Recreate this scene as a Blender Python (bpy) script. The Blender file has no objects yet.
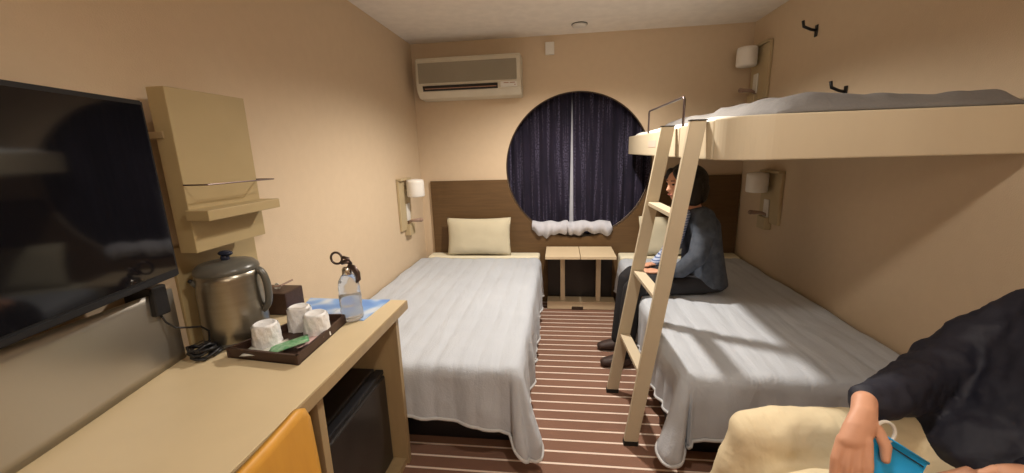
import bpy, bmesh, math, random
from mathutils import Vector, Matrix, noise
PI = math.pi
S = bpy.context.scene
C = S.collection
# ------------------------------------------------------------ camera
F_PX = 394.74
cam_d = bpy.data.cameras.new('camera'); cam = bpy.data.objects.new('camera', cam_d); C.objects.link(cam)
cam_d.sensor_width = 36; cam_d.lens = F_PX/1024*36; cam_d.clip_start = 0.02
Rt = Vector((0.99266838, 0.11719894, -0.02956167)); Up = Vector((0.00382544, 0.21398908, 0.97682856)); Fw = Vector((-0.12080915, 0.96977991, -0.21197186))
M = Matrix.Identity(4)
for i in range(3):
    M[i][0] = Rt[i]; M[i][1] = Up[i]; M[i][2] = -Fw[i]
M[0][3], M[1][3], M[2][3] = 1.2011, 0.0, 1.3882
cam.matrix_world = M
S.camera = cam
# ------------------------------------------------------------ world, lights, exposure
w = bpy.data.worlds.new('world'); S.world = w; w.use_nodes = True
w.node_tree.nodes['Background'].inputs[0].default_value = (0.01, 0.012, 0.02, 1); w.node_tree.nodes['Background'].inputs[1].default_value = 1
S.view_settings.view_transform = 'Standard'; S.view_settings.look = 'None'; S.view_settings.gamma = 1
S.view_settings.use_curve_mapping = False; S.view_settings.exposure = 0.68
WARM = (1.0, 0.92, 0.82)
KEY_POWER = 90; CEIL_POWER = 24; FILL_POWER = 14
def lamp(name, kind, loc, power, col=WARM, **k):
    l = bpy.data.lights.new(name, kind); l.energy = power; l.color = col
    for a, b in k.items(): setattr(l, a, b)
    o = bpy.data.objects.new(name, l); o.location = loc; C.objects.link(o); return o
lamp('ceiling_lamp_light', 'SPOT', (1.31, 2.40, 2.22), KEY_POWER, shadow_soft_size=0.035, spot_size=math.radians(150), spot_blend=0.6)
lamp('front_lamp_light', 'SPOT', (1.42, 0.62, 2.20), CEIL_POWER, shadow_soft_size=0.07, spot_size=math.radians(164), spot_blend=0.5)
lamp('fill_light', 'POINT', (1.9, -1.15, 2.06), FILL_POWER, shadow_soft_size=0.1)  # unseen fill light, added behind the camera to brighten the room
# ------------------------------------------------------------ materials
def mat(name, col, rough=.6, metal=0, col2=None, scale=8, bump=0, bscale=60, spec=.5, trans=0, ior=1.45, stretch=None, emit=0, sheen=0):
    m = bpy.data.materials.new(name); m.use_nodes = True; nt = m.node_tree; b = nt.nodes['Principled BSDF']
    b.inputs['Base Color'].default_value = (*col, 1); b.inputs['Roughness'].default_value = rough; b.inputs['Metallic'].default_value = metal
    b.inputs['Specular IOR Level'].default_value = spec; b.inputs['IOR'].default_value = ior; b.inputs['Transmission Weight'].default_value = trans
    if sheen: b.inputs['Sheen Weight'].default_value = sheen
    if emit:
        b.inputs['Emission Color'].default_value = (*col, 1); b.inputs['Emission Strength'].default_value = emit
    tc = nt.nodes.new('ShaderNodeTexCoord'); mp = nt.nodes.new('ShaderNodeMapping'); nt.links.new(tc.outputs['Object'], mp.inputs[0])
    if stretch: mp.inputs['Scale'].default_value = stretch
    if col2 is None: col2 = tuple(c*.93 for c in col)
    n = nt.nodes.new('ShaderNodeTexNoise'); n.inputs['Scale'].default_value = scale; n.inputs['Detail'].default_value = 5; nt.links.new(mp.outputs[0], n.inputs['Vector'])
    r = nt.nodes.new('ShaderNodeValToRGB'); r.color_ramp.elements[0].position = .35; r.color_ramp.elements[1].position = .65
    r.color_ramp.elements[0].color = (*col, 1); r.color_ramp.elements[1].color = (*col2, 1)
    nt.links.new(n.outputs['Fac'], r.inputs[0]); nt.links.new(r.outputs[0], b.inputs['Base Color'])
    if bump:
        n2 = nt.nodes.new('ShaderNodeTexNoise'); n2.inputs['Scale'].default_value = bscale; n2.inputs['Detail'].default_value = 3
        nt.links.new(mp.outputs[0], n2.inputs['Vector'])
        bp = nt.nodes.new('ShaderNodeBump'); bp.inputs['Strength'].default_value = bump; bp.inputs['Distance'].default_value = .01
        nt.links.new(n2.outputs['Fac'], bp.inputs['Height']); nt.links.new(bp.outputs[0], b.inputs['Normal'])
    return m
def stripes(name, base, line, axis, period, width, phase=0, rough=.9, base2=None, soft=.01, bump=.3):
    m = mat(name, base, rough, col2=base2, scale=3, bump=bump, bscale=300); nt = m.node_tree; b = nt.nodes['Principled BSDF']
    src = b.inputs['Base Color'].links[0].from_socket
    tc = nt.nodes.new('ShaderNodeTexCoord'); sp = nt.nodes.new('ShaderNodeSeparateXYZ'); nt.links.new(tc.outputs['Object'], sp.inputs[0])
    def mth(op, a, c=None):
        x = nt.nodes.new('ShaderNodeMath'); x.operation = op
        if hasattr(a, 'links'): nt.links.new(a, x.inputs[0])
        else: x.inputs[0].default_value = a
        if c is not None:
            if hasattr(c, 'links'): nt.links.new(c, x.inputs[1])
            else: x.inputs[1].default_value = c
        return x.outputs[0]
    v = mth('FRACT', mth('DIVIDE', mth('SUBTRACT', sp.outputs[axis], phase), period))
    dist = mth('ABSOLUTE', mth('SUBTRACT', v, .5))               # 0 mid-period
    fac = mth('LESS_THAN', dist, width/period/2)
    mx = nt.nodes.new('ShaderNodeMix'); mx.data_type = 'RGBA'; nt.links.new(fac, mx.inputs[0]); nt.links.new(src, mx.inputs[6]); mx.inputs[7].default_value = (*line, 1)
    nt.links.new(mx.outputs[2], b.inputs['Base Color']); return m
M_ = dict(
    wall=mat('wallpaper', (.64, .50, .345), .85, col2=(.625, .487, .335), scale=20, bump=.15, bscale=220),
    ceil=mat('ceiling_paint', (.88, .82, .74), .9, scale=14, bump=.1, bscale=200),
    floor=stripes('striped_carpet', (.275, .145, .098), (.92, .76, .64), 1, .0746, .0105, 1.612-.0373, base2=(.235, .122, .082)),
    headb=mat('brown_wood_panel', (.128, .070, .026), .55, col2=(.105, .056, .020), scale=5, stretch=(1, 1, 14), bump=.05),
    cream=mat('cream_laminate', (.70, .56, .37), .45, col2=(.67, .53, .345), scale=4),
    desk=mat('desk_laminate', (.66, .53, .33), .38, col2=(.63, .505, .315), scale=6),
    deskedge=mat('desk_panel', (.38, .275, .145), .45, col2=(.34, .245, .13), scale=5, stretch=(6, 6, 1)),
    panel=mat('wall_board', (.42, .32, .165), .55, col2=(.40, .305, .155), scale=7),
    darkin=mat('dark_brown_board', (.045, .025, .015), .6),
    black=mat('black_plastic', (.012, .012, .014), .35),
    blackm=mat('black_enamel', (.022, .018, .016), .3, col2=(.03, .025, .022)),
    tvs=mat('tv_glass', (.006, .006, .008), .06, spec=.6),
    acw=mat('ac_plastic', (.66, .60, .48), .45), acg=mat('ac_grille', (.33, .29, .22), .6, col2=(.30, .265, .20), scale=3),
    white=mat('white_plastic', (.75, .72, .66), .4),
    shade=mat('lamp_shade_glass', (.82, .78, .72), .35, sheen=.2),
    lampback=mat('lamp_back_plate', (.50, .40, .24), .4, col2=(.47, .37, .22)),
    lampblk=mat('lamp_socket_brown', (.30, .20, .15), .45),
    duvet=mat('grey_quilt', (.53, .565, .62), .9, col2=(.50, .535, .59), scale=3, bump=.2, bscale=160, sheen=.15),
    blanket=mat('bunk_blanket', (.20, .19, .18), .9, col2=(.17, .16, .155), scale=3, bump=.3, bscale=60),
    piping=mat('grey_piping', (.60, .61, .62), .85),
    sheet=mat('cream_sheet', (.80, .74, .56), .9, bump=.15, bscale=30),
    wsheet=mat('white_sheet', (.78, .77, .74), .9, bump=.15, bscale=30),
    pillow=mat('cream_pillowcase', (.60, .54, .39), .9, col2=(.575, .515, .37), bump=.25, bscale=14),
    sheer=mat('white_lining_cloth', (.55, .55, .60), .9, bump=.3, bscale=25),
    steel=mat('brushed_steel', (.34, .31, .25), .30, metal=.9, col2=(.31, .28, .225), scale=4, stretch=(1, 1, 20)),
    satin=mat('satin_metal', (.45, .42, .37), .36, metal=.8, col2=(.41, .38, .33), scale=2),
    chrome=mat('chrome', (.7, .68, .64), .15, metal=1),
    greyp=mat('grey_plastic', (.105, .10, .085), .3), bluek=mat('navy_plastic', (.02, .025, .05), .25),
    tray=mat('dark_brown_leather', (.045, .022, .015), .5, col2=(.06, .03, .02), scale=30, bump=.1),
    cup=mat('wrapped_cup', (.86, .85, .84), .35, col2=(.74, .74, .75), scale=45, bump=.4, bscale=60),
    green=mat('green_sachet', (.08, .30, .12), .5, col2=(.30, .48, .30), scale=60), wsach=mat('white_sachet', (.70, .68, .62), .5, col2=(.5, .55, .5), scale=40),
    pinks=mat('pink_sachet', (.62, .42, .40), .5), tissue=mat('tissue_paper', (.85, .83, .78), .9),
    plastic=mat('clear_plastic', (.93, .95, .97), .12, trans=.85, ior=1.25, bump=.5, bscale=45),
    bronze=mat('dark_bronze', (.12, .085, .075), .3, metal=.7),
    orange=mat('orange_plywood', (.66, .33, .05), .45, col2=(.62, .30, .045), scale=4, stretch=(1, 8, 1)),
    shell=mat('ladder_wood', (.60, .51, .365), .5, col2=(.575, .485, .345), scale=5, stretch=(1, 1, .2)),
    rubber=mat('rubber', (.015, .014, .013), .7),
    skin=mat('skin', (.70, .37, .235), .5, col2=(.66, .34, .215), scale=14), hair=mat('black_hair', (.010, .008, .007), .45, bump=.5, bscale=90, stretch=(6, 6, 1)),
    vest=mat('slate_vest', (.050, .062, .085), .85, col2=(.085, .10, .13), scale=22, bump=.4, bscale=35),
    sleeve=stripes('striped_shirt', (.50, .56, .72), (.10, .15, .32), 2, .016, .006),
    trous=mat('black_trousers', (.018, .017, .02), .85), shoe=mat('brown_slippers', (.055, .032, .026), .6),
    khaki=mat('khaki_cotton', (.80, .68, .45), .85, col2=(.77, .65, .43), scale=8, bump=.3, bscale=18),
    navy=mat('navy_jacket', (.010, .011, .022), .65, col2=(.016, .017, .03), scale=9, bump=.6, bscale=14),
    cyan=mat('cyan_case', (.02, .46, 1.0), .45), lens=mat('dark_lens', (.01, .01, .01), .1),
    glow=mat('lamp_diffuser', (1.0, .84, .62), .5, emit=3.0), eye=mat('eye_dark', (.01, .008, .007), .2), lip=mat('lips', (.40, .14, .10), .5),
    night=mat('night_glass', (.01, .012, .02), .05, spec=.8), sticker=mat('pink_sticker', (.70, .46, .38), .6), mark=mat('printed_mark', (.40, .22, .14), .6),
)
def crinkle(m, strength, dist):
    nt = m.node_tree; b = nt.nodes['Principled BSDF']; tc = nt.nodes.new('ShaderNodeTexCoord'); mp = nt.nodes.new('ShaderNodeMapping')
    mp.inputs['Rotation'].default_value = (0, 0, .55); mp.inputs['Scale'].default_value = (6, 1.3, 3); nt.links.new(tc.outputs['Object'], mp.inputs[0])
    n = nt.nodes.new('ShaderNodeTexNoise'); n.inputs['Scale'].default_value = 2.2; n.inputs['Detail'].default_value = 3; n.inputs['Distortion'].default_value = .6; nt.links.new(mp.outputs[0], n.inputs['Vector'])
    bp = nt.nodes.new('ShaderNodeBump'); bp.inputs['Strength'].default_value = strength; bp.inputs['Distance'].default_value = dist
    nt.links.new(n.outputs['Fac'], bp.inputs['Height'])
    old = b.inputs['Normal'].links[0].from_node; nt.links.new(bp.outputs[0], old.inputs['Normal'])
crinkle(M_['duvet'], .35, .03)
crinkle(M_['khaki'], .4, .03)
def curtain_mat():
    m = mat('navy_print_curtain', (.008, .006, .017), .95, col2=(.013, .009, .024), scale=4, sheen=0); nt = m.node_tree; b = nt.nodes['Principled BSDF']
    src = b.inputs['Base Color'].links[0].from_socket
    tc = nt.nodes.new('ShaderNodeTexCoord'); mp = nt.nodes.new('ShaderNodeMapping'); mp.inputs['Scale'].default_value = (34, 0, 1.2); nt.links.new(tc.outputs['Object'], mp.inputs[0])
    n = nt.nodes.new('ShaderNodeTexNoise'); n.inputs['Scale'].default_value = 1; n.inputs['Detail'].default_value = 1; nt.links.new(mp.outputs[0], n.inputs['Vector'])
    mp2 = nt.nodes.new('ShaderNodeMapping'); mp2.inputs['Scale'].default_value = (130, 0, 70); nt.links.new(tc.outputs['Object'], mp2.inputs[0])
    n2 = nt.nodes.new('ShaderNodeTexNoise'); n2.inputs['Scale'].default_value = 1; nt.links.new(mp2.outputs[0], n2.inputs['Vector'])
    r1 = nt.nodes.new('ShaderNodeValToRGB'); r1.color_ramp.elements[0].position = .50; r1.color_ramp.elements[1].position = .62; nt.links.new(n.outputs['Fac'], r1.inputs[0])
    r2 = nt.nodes.new('ShaderNodeValToRGB'); r2.color_ramp.elements[0].position = .42; r2.color_ramp.elements[1].position = .62; nt.links.new(n2.outputs['Fac'], r2.inputs[0])
    mu = nt.nodes.new('ShaderNodeMath'); mu.operation = 'MULTIPLY'; nt.links.new(r1.outputs[0], mu.inputs[0]); nt.links.new(r2.outputs[0], mu.inputs[1])
    mx = nt.nodes.new('ShaderNodeMix'); mx.data_type = 'RGBA'; nt.links.new(mu.outputs[0], mx.inputs[0]); nt.links.new(src, mx.inputs[6]); mx.inputs[7].default_value = (.085, .075, .125, 1)
    nt.links.new(mx.outputs[2], b.inputs['Base Color']); return m
M_['curtain'] = curtain_mat()
# ------------------------------------------------------------ helpers
def obj(name, bm, m, parent=None, smooth=False, mods=()):
    me = bpy.data.meshes.new(name); bmesh.ops.recalc_face_normals(bm, faces=bm.faces[:])
    if smooth:
        for f in bm.faces: f.smooth = True
    o = bpy.data.objects.new(name, me)
    if parent is not None:
        o.parent = parent; off = Vector(parent.location)
        if parent.parent: off = off + Vector(parent.parent.location)
        bmesh.ops.translate(bm, verts=bm.verts[:], vec=-off)
    bm.to_mesh(me); bm.free(); me.materials.append(M_[m]); C.objects.link(o)
    for k, kw in mods:
        md = o.modifiers.new(k.lower(), k)
        for a, b in kw.items(): setattr(md, a, b)
    return o
def thing(name, label, cat, loc=(0, 0, 0), group=None):
    o = bpy.data.objects.new(name, None); o.empty_display_size = .05; C.objects.link(o); o.location = loc
    o['label'] = label; o['category'] = cat
    if group: o['group'] = group
    return o
def tag(o, label, cat, group=None):
    o['label'] = label; o['category'] = cat
    if group: o['group'] = group
    return o
def struct(name, bm, m, parent=None, smooth=False):
    o = obj(name, bm, m, parent, smooth); o['kind'] = 'structure'; return o
def BM(): return bmesh.new()
def box(bm, x0, x1, y0, y1, z0, z1, bev=0, seg=2):
    b = bmesh.new()
    bmesh.ops.create_cube(b, size=1)
    for v in b.verts: v.co = Vector(((x0+x1)/2+v.co.x*(x1-x0), (y0+y1)/2+v.co.y*(y1-y0), (z0+z1)/2+v.co.z*(z1-z0)))
    if bev: bmesh.ops.bevel(b, geom=b.edges[:], offset=bev, segments=seg, affect='EDGES', profile=.6)
    me = bpy.data.meshes.new('t'); b.to_mesh(me); b.free(); bm.from_mesh(me); bpy.data.meshes.remove(me); return bm
def tube(bm, pts, rad, n=12, closed=False):
    pts = [Vector(p) for p in pts]; N = len(pts); rad = rad if isinstance(rad, (list, tuple)) else [rad]*N
    rings = []; up = None
    for i, p in enumerate(pts):
        a = pts[(i-1) % N] if (closed or i > 0) else p; c = pts[(i+1) % N] if (closed or i < N-1) else p
        t = (c-a).normalized()
        if up is None: up = Vector((0, 0, 1)) if abs(t.z) < .9 else Vector((1, 0, 0))
        s = t.cross(up).normalized(); up = s.cross(t).normalized()
        r = rad[i]; ra, rb = r if isinstance(r, tuple) else (r, r)
        rings.append([bm.verts.new(p+s*ra*math.cos(2*PI*k/n)+up*rb*math.sin(2*PI*k/n)) for k in range(n)])
    for i in range(N if closed else N-1):
        A, B = rings[i], rings[(i+1) % N]
        for k in range(n): bm.faces.new((A[k], A[(k+1) % n], B[(k+1) % n], B[k]))
    if not closed: bm.faces.new(rings[0]); bm.faces.new(rings[-1])
    return bm
def lathe(bm, cx, cy, prof, n=40, sx=1, sy=1):
    rings = []
    for r, z in prof:
        rings.append([bm.verts.new((cx+sx*r*math.cos(2*PI*k/n), cy+sy*r*math.sin(2*PI*k/n), z)) for k in range(n)])
    for A, B in zip(rings, rings[1:]):
        for k in range(n): bm.faces.new((A[k], A[(k+1) % n], B[(k+1) % n], B[k]))
    bm.faces.new(rings[0]); bm.faces.new(rings[-1]); return bm
def prism(bm, pts, vec):
    v = [bm.verts.new(p) for p in pts]; w_ = [bm.verts.new(Vector(p)+Vector(vec)) for p in pts]; n = len(v)
    bm.faces.new(v); bm.faces.new(w_[::-1])
    for i in range(n): bm.faces.new((v[i], w_[i], w_[(i+1) % n], v[(i+1) % n]))
    return bm
def grid(bm, fn, nu, nv):
    g = [[bm.verts.new(fn(i/nu, j/nv)) for j in range(nv+1)] for i in range(nu+1)]
    for i in range(nu):
        for j in range(nv): bm.faces.new((g[i][j], g[i+1][j], g[i+1][j+1], g[i][j+1]))
    return bm
def ball(bm, c, r, rot=None, seg=20):
    b = bmesh.new(); bmesh.ops.create_uvsphere(b, u_segments=seg, v_segments=seg//2+2, radius=1)
    r = r if isinstance(r, (tuple, list)) else (r, r, r)
    for v in b.verts:
        p = Vector((v.co.x*r[0], v.co.y*r[1], v.co.z*r[2]))
        if rot: p.rotate(rot)
        v.co = p+Vector(c)
    me = bpy.data.meshes.new('t'); b.to_mesh(me); b.free(); bm.from_mesh(me); bpy.data.meshes.remove(me); return bm
def limb(bm, pts, rads, n=20):
    """tapered round limb with dense ball joints, for the voxel-joined bodies"""
    pts = [Vector(p) for p in pts]
    for (a, ra), (b, rb) in zip(zip(pts, rads), zip(pts[1:], rads[1:])):
        k = max(2, int((b-a).length/min(.02, .35*min(min(ra) if isinstance(ra, tuple) else ra, min(rb) if isinstance(rb, tuple) else rb))))
        ra3 = ra if isinstance(ra, tuple) else (ra,)*3; rb3 = rb if isinstance(rb, tuple) else (rb,)*3
        for i in range(k+1):
            t = i/k
            ball(bm, a.lerp(b, t), [x*(1-t)+y*t for x, y in zip(ra3, rb3)], seg=n)
    return bm
def body_mods(vox, it=4): return (('REMESH', dict(mode='VOXEL', voxel_size=vox, use_smooth_shade=True)), ('SMOOTH', dict(factor=.6, iterations=it)))
def nz(x, y, z, s=1): return noise.noise(Vector((x*s, y*s, z*s)))

# ------------------------------------------------------------ room
XL, XR, YB, YF, H = -.06, 2.70, 3.514, -1.6, 2.30
WX, WZ, WR = 1.353, 1.237, .622
struct('floor', box(BM(), XL-.1, XR+.1, YF-.1, YB+.3, -.08, 0), 'floor')
struct('ceiling', box(BM(), XL-.1, XR+.1, YF-.1, YB+.3, H, H+.08), 'ceil')
struct('wall_left', box(BM(), XL-.1, XL, YF-.1, YB+.02, 0, H), 'wall')
struct('wall_right', box(BM(), XR, XR+.1, YF-.1, YB+.02, 0, H), 'wall')
struct('wall_front', box(BM(), XL-.1, XR+.1, YF-.1, YF, 0, H), 'wall')
def holed_plate(bm, x0, x1, z0, z1, y0, y1, n=96):
    angs = sorted(set([2*PI*k/n for k in range(n)]+[math.atan2(z-WZ, x-WX) % (2*PI) for x in (x0, x1) for z in (z0, z1)]))
    ring = []
    for a in angs:
        c, s = math.cos(a), math.sin(a); t = 1e9
        if c > 1e-9: t = min(t, (x1-WX)/c)
        if c < -1e-9: t = min(t, (x0-WX)/c)
        if s > 1e-9: t = min(t, (z1-WZ)/s)
        if s < -1e-9: t = min(t, (z0-WZ)/s)
        ring.append([bm.verts.new(p) for p in ((WX+WR*c, y0, WZ+WR*s), (WX+t*c, y0, WZ+t*s), (WX+t*c, y1, WZ+t*s), (WX+WR*c, y1, WZ+WR*s))])
    for i in range(len(ring)):
        A, B = ring[i], ring[(i+1) % len(ring)]
        for k in range(4): bm.faces.new((A[k], B[k], B[(k+1) % 4], A[(k+1) % 4]))
    return bm
struct('wall_back', holed_plate(BM(), XL-.1, XR+.1, 0, H, YB, YB+.05), 'wall')
# window pane behind the curtains, round niche behind the wall
struct('window_1', holed_plate(BM(), XL-.1, XR+.1, 0, H, YB+.24, YB+.29), 'white')
wg = lathe(BM(), 0, 0, [(WR-.03, -.006), (WR-.03, .006)], 64)
bmesh.ops.rotate(wg, verts=wg.verts[:], cent=(0, 0, 0), matrix=Matrix.Rotation(PI/2, 3, 'X')); bmesh.ops.translate(wg, verts=wg.verts[:], vec=(WX, YB+.26, WZ))
struct('window_2', wg, 'night')
# thin dark rim round the opening
rim = tube(BM(), [(WX+(WR-.004)*math.cos(2*PI*k/96), YB+.002, WZ+(WR-.004)*math.sin(2*PI*k/96)) for k in range(96)], .006, 8, closed=True)
struct('trim_1', rim, 'darkin')
# headboard with the arc cut out
a0 = math.asin((1.14-WZ)/WR)
hp = [(.035, 0, .0), (2.69, 0, .0), (2.69, 0, 1.14)]
aL, aR = PI-a0, a0      # arc passes through the bottom
steps = 60
arc = []
for k in range(steps+1):
    a = (a0) + (-(PI+2*a0))*k/steps
    arc.append((WX+(WR+.002)*math.cos(a), 0, WZ+(WR+.002)*math.sin(a)))
hp += arc + [(.035, 0, 1.14)]
hb = obj('headboard', prism(BM(), [(x, YB-.024, z) for x, _, z in hp], (0, .022, 0)), 'headb')
tag(hb, 'wide dark brown headboard panel along the back wall under the round window', 'headboard')
# ------------------------------------------------------------ curtains
def curtain(x0, x1, z0, z1, y, amp, per, topx=None, seed=0):
    def fn(u, v):
        tz = z0+(z1-z0)*v
        xa = x0 if topx is None else x0+(topx[0]-x0)*v; xb = x1 if topx is None else x1+(topx[1]-x1)*v
        x = xa+(xb-xa)*u
        return (x, y+amp*math.sin(2*PI*(u*(x1-x0)/per+.15*math.sin(3*u+seed)))+.01*nz(x, 0, tz+seed, 3), tz)
    return grid(BM(), fn, 120, 40)
SOL = (('SOLIDIFY', dict(thickness=.003)),)
cl = obj('curtain', curtain(.66, 1.285, .62, 2.0, YB+.11, .013, .085, topx=(.66, 1.31)), 'curtain', None, True, SOL)
tag(cl, 'navy patterned curtain covering the left half of the round window', 'curtain', 'pair of navy curtains')
cr = obj('curtain', curtain(1.325, 2.05, .62, 2.0, YB+.115, .013, .085, topx=(1.314, 2.05), seed=2), 'curtain', None, True, SOL)
tag(cr, 'navy patterned curtain covering the right half of the round window', 'curtain', 'pair of navy curtains')
# white lining: hangs behind, and its hem billows out over the lower rim
sh = obj('curtain_lining', curtain(.75, 1.95, .66, 2.0, YB+.165, .010, .06, seed=4), 'sheer', None, True, SOL)
tag(sh, 'white curtain lining showing through the gap between the navy curtains', 'curtain lining')
def hem(x0, x1, z0, z1, seed):
    def fn(u, v):
        x = x0+(x1-x0)*u; zz = z0+(z1-z0)*v + (.016*math.sin(u*9+seed)+.010*math.sin(u*23+seed))*(1-v)+.007*math.sin(u*14+seed)*v+.035*(1-v)*((2*u-1)**6)
        b = math.sin(PI*min(1, v*1.0))
        y = YB-.040-.03*b+.010*math.sin(u*(x1-x0)*60+seed+v*1.5)+.1*max(0, v-.8)
        return (x+.02*(1-v)*math.sin(u*5+seed)-.02*(1-v)*(1-u)*(1 if seed == 1 else 0), y, zz)
    return grid(BM(), fn, 90, 16)
h1 = obj('lining_hem', hem(.955, 1.27, .636, .762, 1), 'sheer', None, True, SOL); tag(h1, 'crumpled white lining hem spilling over the sill, left piece', 'curtain hem', 'white lining hems')
h2 = obj('lining_hem', hem(1.262, 1.64, .652, .762, 3), 'sheer', None, True, SOL); tag(h2, 'crumpled white lining hem spilling over the sill, right piece', 'curtain hem', 'white lining hems')
# dark curtain hem bulging over the sill, right above the lining
# ------------------------------------------------------------ beds
def duvet(xw, xf, yh, yf, z, hs, hf0, name, label, seed, hfc=.355):
    """xw wall side, xf free side, yh head, yf foot; cloth draped over the free side and the foot with a hanging corner leaf"""
    sg = 1 if xf > xw else -1; U = abs(xf-xw); V = yh-yf; r0 = .05
    def path(a):
        if a <= 0: return 0, 0
        L = r0*PI/2
        if a < L: t = a/r0; return r0*math.sin(t), r0*(1-math.cos(t))
        return r0+(a-L)*.01, r0+(a-L)
    nu, nv = 120, 130; Ut, Vt = U-r0+hs, V-r0+hfc; Uc, Vc = U-r0, V-r0
    def fn(i, j):
        u = Ut*i; v = Vt*j; a, b = max(0, u-Uc), max(0, v-Vc)
        q_ = max(0, min(1, (u-Uc+.50)/.50)); hf = hf0+(hfc-hf0)*q_**1.6; b *= hf/hfc
        th = 0
        if a > 0 and b > 0:
            ph = math.atan2(b/hf, a/hs); m_ = max(a/hs, b/hf)
            s2 = max(0, math.sin(2*ph)); r = m_*(hs+(hf-hs)*(ph/(PI/2))**1.5+.062*s2)
            o, d_ = path(r)
            k = max(0, d_-.03)
            K = min(1, k/.30)
            o += .105*K*s2**.45 - (.10*K*math.exp(-((ph-1.36)/.10)**2) if sg < 0 else .035*K*math.exp(-((ph-.95)/.12)**2))
            px, py = o*math.cos(ph), o*math.sin(ph)
        elif a > 0: o, d_ = path(a); px, py = o, 0
        elif b > 0: o, d_ = path(b); px, py = 0, o
        else: px = py = d_ = 0
        X = min(u, Uc)+px; Y = min(v, Vc)+py; Z = z-d_
        puff = .007*(abs(math.sin(PI*u/.098))**.5) if a <= 0 else .005
        n1 = nz(u, v+seed*7, 0, 3.5)*.010 + nz(u, v+seed*3, 1, 9)*.004
        if d_ < .02: Z += puff+n1
        else:
            dn = min(1, d_/.2)
            if a > 0 and b <= 0: X += (.009*math.sin(v*19+2*math.sin(v*5+seed))+.010*math.sin(v*47+seed)*dn)*dn + n1; Z += .02*math.sin(v*11+seed)*dn
            if b > 0 and a <= 0: Y += (.012*math.sin(u*23+seed)+puff*1.5)*dn + n1; Z += .012*math.sin(u*8+seed)*dn
            if a > 0 and b > 0: X += n1; Y += n1
        return (xw+sg*X, yh-Y, Z)
    bm = grid(BM(), fn, nu, nv)
    o = obj(name, bm, 'duvet', None, True, (('SOLIDIFY', dict(thickness=.014, offset=-1)),))
    tag(o, label, 'bedspread', 'quilted grey bedspreads')
    # piping along the hem
    pts = [fn(1, j/80) for j in range(81)]+[fn(1-i/60, 1) for i in range(1, 61)]
    obj('hem_piping', tube(BM(), pts, .008, 8), 'piping', o, True)
    return o
def bed(x0, x1, label, zt, seed):
    t = thing('bed', label, 'bed', ((x0+x1)/2, 2.5, 0))
    obj('bed_base', box(BM(), x0+.04, x1-.04, 1.66, 3.46, 0, .18, .01), 'black', t)
    obj('mattress', box(BM(), x0+.02, x1-.02, 1.56, 3.475, .18, zt-.02, .04, 4), 'sheet', t, True)
    obj('bed_sheet', box(BM(), x0+.01, x1-.01, 3.335, 3.487, .24, zt+.022, .02, 3), 'sheet', t, True)
    return t
bed(.0, 1.03, 'left single bed against the left wall, black base under a grey quilt', .456, 0)
bed(1.70, 2.69, 'right single bed under the bunk, where the dark haired person sits', .456, 1)
duvet(-.05, 1.037, 3.325, 1.525, .460, .36, .25, 'bedspread', 'smooth grey quilted bedspread on the left bed beside the desk', 0)
duvet(2.685, 1.692, 3.325, 1.525, .460, .33, .27, 'bedspread', 'grey quilted bedspread on the right bed crossed by the ladder shadow', 2, hfc=.325)
def pillow(x0, x1, zb, zt, y, lean, label):
    W, Hh = x1-x0, zt-zb; bm = BM()
    for sgn in (1, -1):
        def fn(u, v):
            e = (1-abs(2*u-1)**4)*(1-abs(2*v-1)**4); e = max(0, e)**.6
            pin = .018*math.sin(PI*u)*(1-2*v)*0
            x = x0+W*u+.012*math.sin(PI*v)*(1-2*u); zz = zb+Hh*v+.012*math.sin(PI*u)*(1-2*v)
            yy = y+lean*v+sgn*.055*e+.004*nz(u*5, v*4, sgn, 1)
            return (x, yy, zz)
        grid(bm, fn, 36, 26)
    bmesh.ops.remove_doubles(bm, verts=bm.verts[:], dist=.0015)
    o = obj('pillow', bm, 'pillow', None, True); tag(o, label, 'pillow', 'cream pillows'); return o
pillow(.19, .77, .482, .815, 3.37, .05, 'cream pillow propped on the left bed against the headboard')
pillow(1.865, 2.42, .482, .815, 3.37, .05, 'cream pillow on the right bed behind the ladder and seated person')
# ------------------------------------------------------------ nightstand
t = thing('nightstand', 'low cream nightstand with a two board top between the beds', 'nightstand', (1.37, 3.3, 0))
for xa, xb in ((1.080, 1.362), (1.366, 1.648)):
    obj('top_board', box(BM(), xa, xb, 3.11, 3.455, .515, .54, .003), 'cream', t)
for xc in (1.222, 1.530): obj('leg', box(BM(), xc-.02, xc+.02, 3.335, 3.375, .075, .515, .003), 'cream', t)
obj('rail', box(BM(), 1.10, 1.64, 3.34, 3.37, .485, .515, .002), 'deskedge', t)
obj('base_board', box(BM(), 1.085, 1.675, 3.31, 3.44, .004, .075, .004), 'cream', t)
obj('base_notch', box(BM(), 1.30, 1.40, 3.302, 3.312, .004, .03, .002), 'darkin', t)
obj('back_panel', box(BM(), 1.09, 1.66, 3.455, 3.475, .075, .50), 'blackm', t)  # near-black sheet standing in for the shade on the headboard here
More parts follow.
